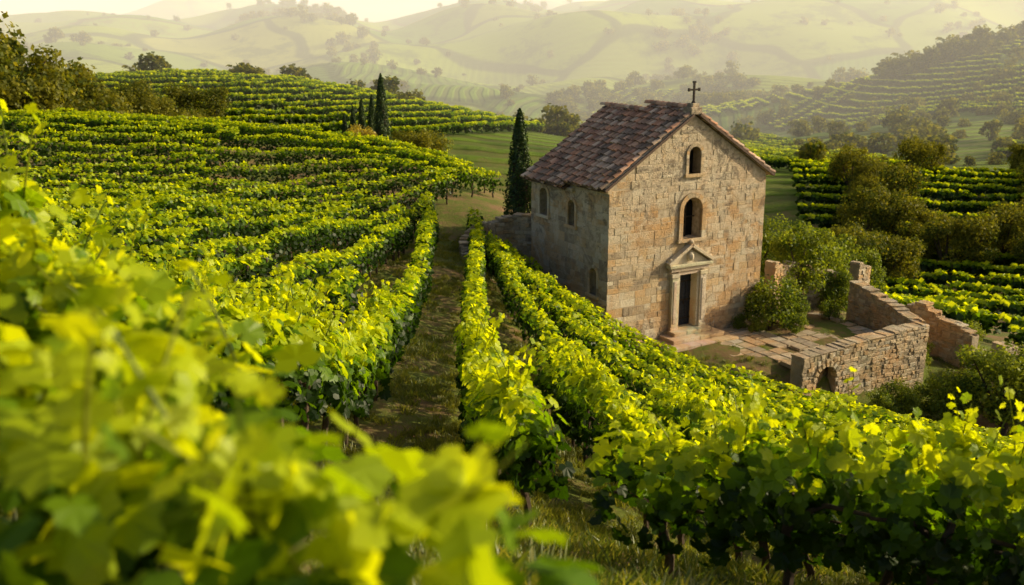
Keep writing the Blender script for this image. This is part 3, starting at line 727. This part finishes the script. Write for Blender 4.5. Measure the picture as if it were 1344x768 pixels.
def slope(x_e,z_e,x_r,z_r,y0,y1):
    a=Vector((x_e,0,z_e)); b=Vector((x_r,0,z_r)); d=b-a; L=d.length; d.normalize(); yv=Vector((0,1,0)); nn=d.cross(yv)
    if nn.z<0: nn=-nn
    mb.box(a+yv*y0-nn*.12,d*L,yv*(y1-y0),nn*.1,(.12,.08,.06))
    pitch=.25; ncol=max(1,int((y1-y0)/pitch)); pitch=(y1-y0)/ncol; st=.36; nrow=int(math.ceil(L/st))
    for j in range(nrow):
        for i in range(ncol):
            for kind in(0,1):
                c=random.choice(TP); g=random.uniform(.65,1.15); c=tuple(v*g for v in c)
                yc=y0+(i+(.5 if kind==0 else 0))*pitch
                if kind==1 and i==0: continue
                s0=j*st-.03+random.uniform(-.05,.05); s1=min(s0+st+.08,L+.05)
                rot=random.uniform(-.025,.025); lift=random.uniform(0,.03)
                ring=[]
                for s_,r_,lf in((s0,.12,.025),(s1,.095,-.025)):
                    pr=[]
                    for k in range(6):
                        t=math.pi*k/5
                        if kind==0: off=yv*(r_*math.cos(t)+rot)+nn*(r_*math.sin(t)*.9+.02+lf+lift)
                        else: off=yv*(r_*math.cos(t)+rot)+nn*(-r_*math.sin(t)*.5+.02+lf)
                        pr.append(a+d*s_+yv*yc+off)
                    ring.append(pr)
                for k in range(5): mb.quad([ring[0][k],ring[0][k+1],ring[1][k+1],ring[1][k]],c)
                if kind==0: mb.quad(ring[0],tuple(v*.6 for v in c))
def roof(y0,y1,dz,ov):
    sl=(AP-EH)/(CW/2)
    for sg in(-1,1):
        slope(CX+sg*(CX+ov),EH+.12+dz-ov*sl,CX,AP+.12+dz,y0,y1)
    y=y0
    while y<y1:
        c=random.choice(TP); P_=[]
        for yy,r_ in((y-.02,.15),(y+.4,.125)):
            P_.append([Vector((CX+r_*math.cos(math.pi*k/6),yy,AP+.2+dz+r_*math.sin(math.pi*k/6))) for k in range(7)])
        for k in range(6): mb.quad([P_[0][k],P_[0][k+1],P_[1][k+1],P_[1][k]],c)
        y+=.36
roof(.22,2.75,.06,.38); roof(2.77,CD+.3,-.24,.32)
mb.obj('tiled_roof',[M_tile],chapel)
mb=MB(); slope(CX-(CX+.36),EH+.2-.36*(AP-EH)/CX,CX-.2,AP+.2-.2*(AP-EH)/CX,-.2,.24); slope(CX+(CX+.36),EH+.2-.36*(AP-EH)/CX,CX+.2,AP+.2-.2*(AP-EH)/CX,-.2,.24)
mb.obj('gable_tiles',[M_tile],chapel)
mb=MB(); mb.quad([(-.3,2.76,EH-.25),(CX,2.76,AP-.1),(CW+.3,2.76,EH-.25),(CW+.3,2.76,EH+.0),(CX,2.76,AP+.15),(-.3,2.76,EH-.0)],(.3,.22,.15)); mb.obj('roof_step',[M_stone],chapel)
mb=MB(); z=AP+.46
mb.box((CX-.035,.06,z),(.07,0,0),(0,.07,0),(0,0,.82)); mb.box((CX-.25,.065,z+.48),(.5,0,0),(0,.06,0),(0,0,.07))
for (x,zz_) in((CX-.29,z+.45),(CX+.22,z+.45),(CX-.065,z+.78)): mb.box((x,.055,zz_),(.13 if x==CX-.065 else .07,0,0),(0,.08,0),(0,0,.07 if x==CX-.065 else .13))
mb.tube([(CX,.095,z-.02),(CX,.095,z+.1)],[.11,.05],8)
mb.obj('cross',[M_iron],chapel)

# ------------------------------------------------------------------ rubble walls
def wall(name,pts,tops,bases,th=.55,arch=None,ruin=.2,seed=1):
    random.seed(seed); mb=MB()
    for si,((a,b),(t0,t1),(b0,b1)) in enumerate(zip(zip(pts[:-1],pts[1:]),zip(tops[:-1],tops[1:]),zip(bases[:-1],bases[1:]))):
        a=Vector((*a,0)); b=Vector((*b,0)); d=b-a; L=d.length; d.normalize(); nn=Vector((d.y,-d.x,0))
        first=bool(arch) and si==0
        def top(s): q=s/L; return t0+(t1-t0)*q+ruin*mnoise.noise(Vector((a.x*3+s*.9,a.y,seed)))
        ns=max(1,int(L/.2))
        for i in range(ns):
            s0=i*L/ns; s1=(i+1)*L/ns; sm=(s0+s1)/2
            zb=min(b0,b1)-.4
            if first and abs(sm-arch[0])<arch[1]:
                zb=arch[2]+.02
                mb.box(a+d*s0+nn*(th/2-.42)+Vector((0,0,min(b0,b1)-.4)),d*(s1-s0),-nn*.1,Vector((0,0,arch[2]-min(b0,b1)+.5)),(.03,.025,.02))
            mb.box(a+d*s0+nn*(th/2-.03)+Vector((0,0,zb)),d*(s1-s0),-nn*(th-.06),Vector((0,0,top(sm)-.03-zb)),(.34,.28,.2),.012)
        z=min(b0,b1)-.3
        while z<max(t0,t1)+ruin:
            h=random.uniform(.1,.21); s=0
            while s<L:
                w=random.uniform(.14,.46)
                if first and abs(s+.1-arch[0])<arch[1]*1.5: w=min(w,.2)
                if L-s-w<.12: w=L-s
                sm=s+w/2; zr=z+random.uniform(-.02,.02)
                ok=z+h*.6<top(sm)
                if first and z+h/2<arch[2] and math.hypot((sm-arch[0])/arch[1],max(0,z+h/2-(arch[2]-arch[1]))/arch[1])<1.02: ok=False
                if ok:
                    for sg in (1,-1):
                        j=random.uniform(-.02,.03); o=a+d*(s+.006 if sg>0 else s+w-.006)+nn*sg*(th/2+j)+Vector((0,0,zr+.005))
                        mb.box(o,d*sg*(w-.012),-nn*sg*(.12+j),Vector((0,0,h-.01)),stonecol(.88),.018,.018)
                s+=w
            z+=h
        if first:
            for k in range(9):
                an=math.pi*(k+.5)/9; c_=a+d*(arch[0]+math.cos(an)*(arch[1]+.08))+Vector((0,0,arch[2]-arch[1]+math.sin(an)*(arch[1]+.08)))
                rd=(d*math.cos(an)+Vector((0,0,math.sin(an)))); tg=d*math.sin(an)-Vector((0,0,math.cos(an)))
                mb.box(c_-tg*.08-rd*.1+nn*(th/2+.05),tg*.15,-nn*.3,rd*.2,stonecol(1.0),.006,.012)
        s=0
        while s<L:
            w=min(random.uniform(.25,.55),L-s)
            if arch or random.random()<.8: mb.box(a+d*(s+.008)+nn*(th/2+.02)+Vector((0,0,top(s+w/2)-.03)),d*(w-.016),-nn*(th+.04),Vector((0,0,random.uniform(.05,.11))),stonecol(.85),.018,.015)
            s+=w
    return mb.obj(name,[M_rubble])
wall('stone_wall',[(10.6,36.1),(13.6,37.9),(16.6,39.6)],[-12.2,-12.0,-11.9],[-14.4,-14.5,-14.8],.6,(1.3,.55,-12.65),.08,3)
wall('stone_wall',[(16.55,39.9),(16.3,42.3),(15.4,44.6)],[-11.95,-11.8,-11.4],[-14.4,-13.6,-13.3],.55,None,.15,4)
wall('stone_wall',[(11.3,43.6),(13.2,45.8),(15.0,46.4)],[-10.3,-10.9,-11.5],[-13,-13,-13],.5,None,.3,5)
wall('ruined_wall',[(15.9,46.2),(16.7,46.9)],[-11.0,-11.3],[-13.6,-13.8],.5,None,.3,6)
wall('ruined_wall',[(18.4,45.6),(20.3,42.8)],[-12.6,-13.4],[-15,-15.2],.5,None,.4,7)
wall('ruined_wall',[(20.2,40.6),(21.6,41.4)],[-13.2,-13.6],[-15.4,-15.4],.5,None,.4,8)
wall('retaining_wall',[(1.5,44.4),(0,45.0),(-1.4,44.3),(-2.0,42.6),(-1.75,40.8)],[-8.3,-8.5,-8.75,-9.1,-9.6],[-11.2,-11.0,-10.6,-10.4,-10.3],.5,None,.12,9)
# flagstones
random.seed(12); mb=MB()
g=.62
for i in range(0,22):
    for j in range(-10,3):
        u0=2.2+i*g*.95; t0=j*g
        if u0>11.6: continue
        cu,ct=u0+g/2,t0+g/2
        lim=max(-1.2-(cu-3)*1.5,-5.4) if cu>3 else -1.2
        if ct<lim+.2 or ct>-.2 and cu<CW+.2: continue
        if mnoise.noise(Vector((cu*.5,ct*.5,2)))<-.15: continue
        G=random.uniform
        o4=[loc(u0+G(.0,.07),t0+G(.0,.07)),loc(u0+g*.95-G(.0,.07),t0+G(.0,.07)),loc(u0+g*.95-G(.0,.07),t0+g-G(.0,.07)),loc(u0+G(.0,.07),t0+g-G(.0,.07))]
        zt=-12.885+random.uniform(-.01,.012); c=random.choice(PAL); k=random.uniform(.6,.85); c=(c[0]*k,c[1]*k*1.0,c[2]*k*1.05)
        T=[(x,y,zt) for x,y in o4]; B=[(x,y,zt-.15) for x,y in o4]
        mb.quad(T,c)
        for k in range(4): mb.quad([B[k],B[(k+1)%4],T[(k+1)%4],T[k]],c)
mb.obj('courtyard_paving',[M_rubble])
M_path=simple_mat('dirt_path',(.2,.14,.08),(.36,.28,.18),3,.95,.6)
pp=resample([(16.2,66),(17.6,60),(20,55),(23.5,51),(28,48),(34,45.5)],60); mb=MB()
for i in range(59):
    a,b=pp[i],pp[i+1]; d=b-a; d/=np.hypot(*d); nn=np.array([d[1],-d[0]])
    d2=(pp[min(i+2,59)]-b) if i<58 else d; d2=d2/np.hypot(*d2); n2=np.array([d2[1],-d2[0]])
    for k in range(4):
        k0,k1=-.85+k*.425,-.85+(k+1)*.425
        q=[a+nn*k0,a+nn*k1,b+n2*k1,b+n2*k0]; mb.quad([(p[0],p[1],Hs(p[0],p[1])+.06) for p in q])
mb.obj('dirt_path',[M_path])
def tuft(seed):
    random.seed(seed); mb=MB()
    for i in range(26):
        a=random.uniform(0,6.28); r=random.uniform(0,.12); h=random.uniform(.05,.15); lx=random.uniform(-.09,.09); ly=random.uniform(-.09,.09); w=.008
        x,y=r*math.cos(a),r*math.sin(a); mb.quad([(x-w,y,0),(x+w,y,0),(x+lx*.5+w*.7,y+ly*.5,h*.6),(x+lx,y+ly,h),(x+lx*.5-w*.7,y+ly*.5,h*.6)])
    return mb.obj('grass_tuft_%d'%seed,[M_grass],link=False)
tf3=[tuft(i) for i in range(3)]
random.seed(31); P=[];R_=[];S=[]
for i in range(22000):
    y=random.uniform(4,46); x=random.uniform(-.45*y-1,.5*y+1)
    if nzf(x,y,1.6,3)<-.05 and random.random()<.75: continue
    if in_site(x,y) and random.random()<.93: continue
    P.append((x,y)); R_.append((0,0,random.uniform(0,6.28))); k=random.uniform(.6,1.4); S.append((k*1.2,k*1.2,k))
P=np.array(P); instancer('grass',np.c_[P,H(P[:,0],P[:,1])-.01],R_,S,tf3)

# ------------------------------------------------------------------ haze
mbh=MB(); mbh.box((-9000,125,-90),(18000,0,0),(0,9500,0),(0,0,225)); me=mbh.mesh('valley_haze',[])
hm,nt,out=new_mat('haze'); N=NT(nt); SG=.00115
vs=N.n('ShaderNodeVolumeScatter'); vs.inputs['Color'].default_value=(.95,.95,.95,1); vs.inputs['Density'].default_value=SG; vs.inputs['Anisotropy'].default_value=.62
em=N.n('ShaderNodeEmission'); em.inputs['Color'].default_value=(.84,.71,.5,1); em.inputs['Strength'].default_value=SG  # emission added so the haze glows; stands in for multiple scattering
ad=N.n('ShaderNodeAddShader'); N.l(vs.outputs[0],ad.inputs[0]); N.l(em.outputs[0],ad.inputs[1])
N.l(ad.outputs[0],out.inputs['Volume']); me.materials.clear(); me.materials.append(hm)
hz=bpy.data.objects.new('valley_haze',me); col.objects.link(hz)

# ------------------------------------------------------------------ light, sky, camera
w=bpy.data.worlds.new('World'); scene.world=w; w.use_nodes=True; nt=w.node_tree
bg=nt.nodes['Background']; sk=nt.nodes.new('ShaderNodeTexSky'); sk.sky_type='NISHITA'; sk.sun_disc=False
sk.sun_elevation=ELEV; sk.sun_rotation=BETA; sk.dust_density=4.0; sk.air_density=1.0; sk.ozone_density=.3
nt.links.new(sk.outputs[0],bg.inputs[0]); bg.inputs[1].default_value=.13
sd=bpy.data.lights.new('sun','SUN'); sd.energy=5; sd.angle=math.radians(.6); sd.color=(1,.87,.59)
so=bpy.data.objects.new('sun',sd); col.objects.link(so)
dv=-Vector((math.sin(BETA)*math.cos(ELEV),math.cos(BETA)*math.cos(ELEV),math.sin(ELEV)))
so.rotation_euler=dv.to_track_quat('-Z','Y').to_euler()
cd=bpy.data.cameras.new('camera'); cd.sensor_width=36; cd.lens=36; cd.clip_start=.05; cd.clip_end=20000
cd.dof.use_dof=True; cd.dof.focus_distance=20; cd.dof.aperture_fstop=1.6
co=bpy.data.objects.new('camera',cd); col.objects.link(co); co.location=(0,0,0); co.rotation_euler=(math.radians(75),0,0)
scene.camera=co
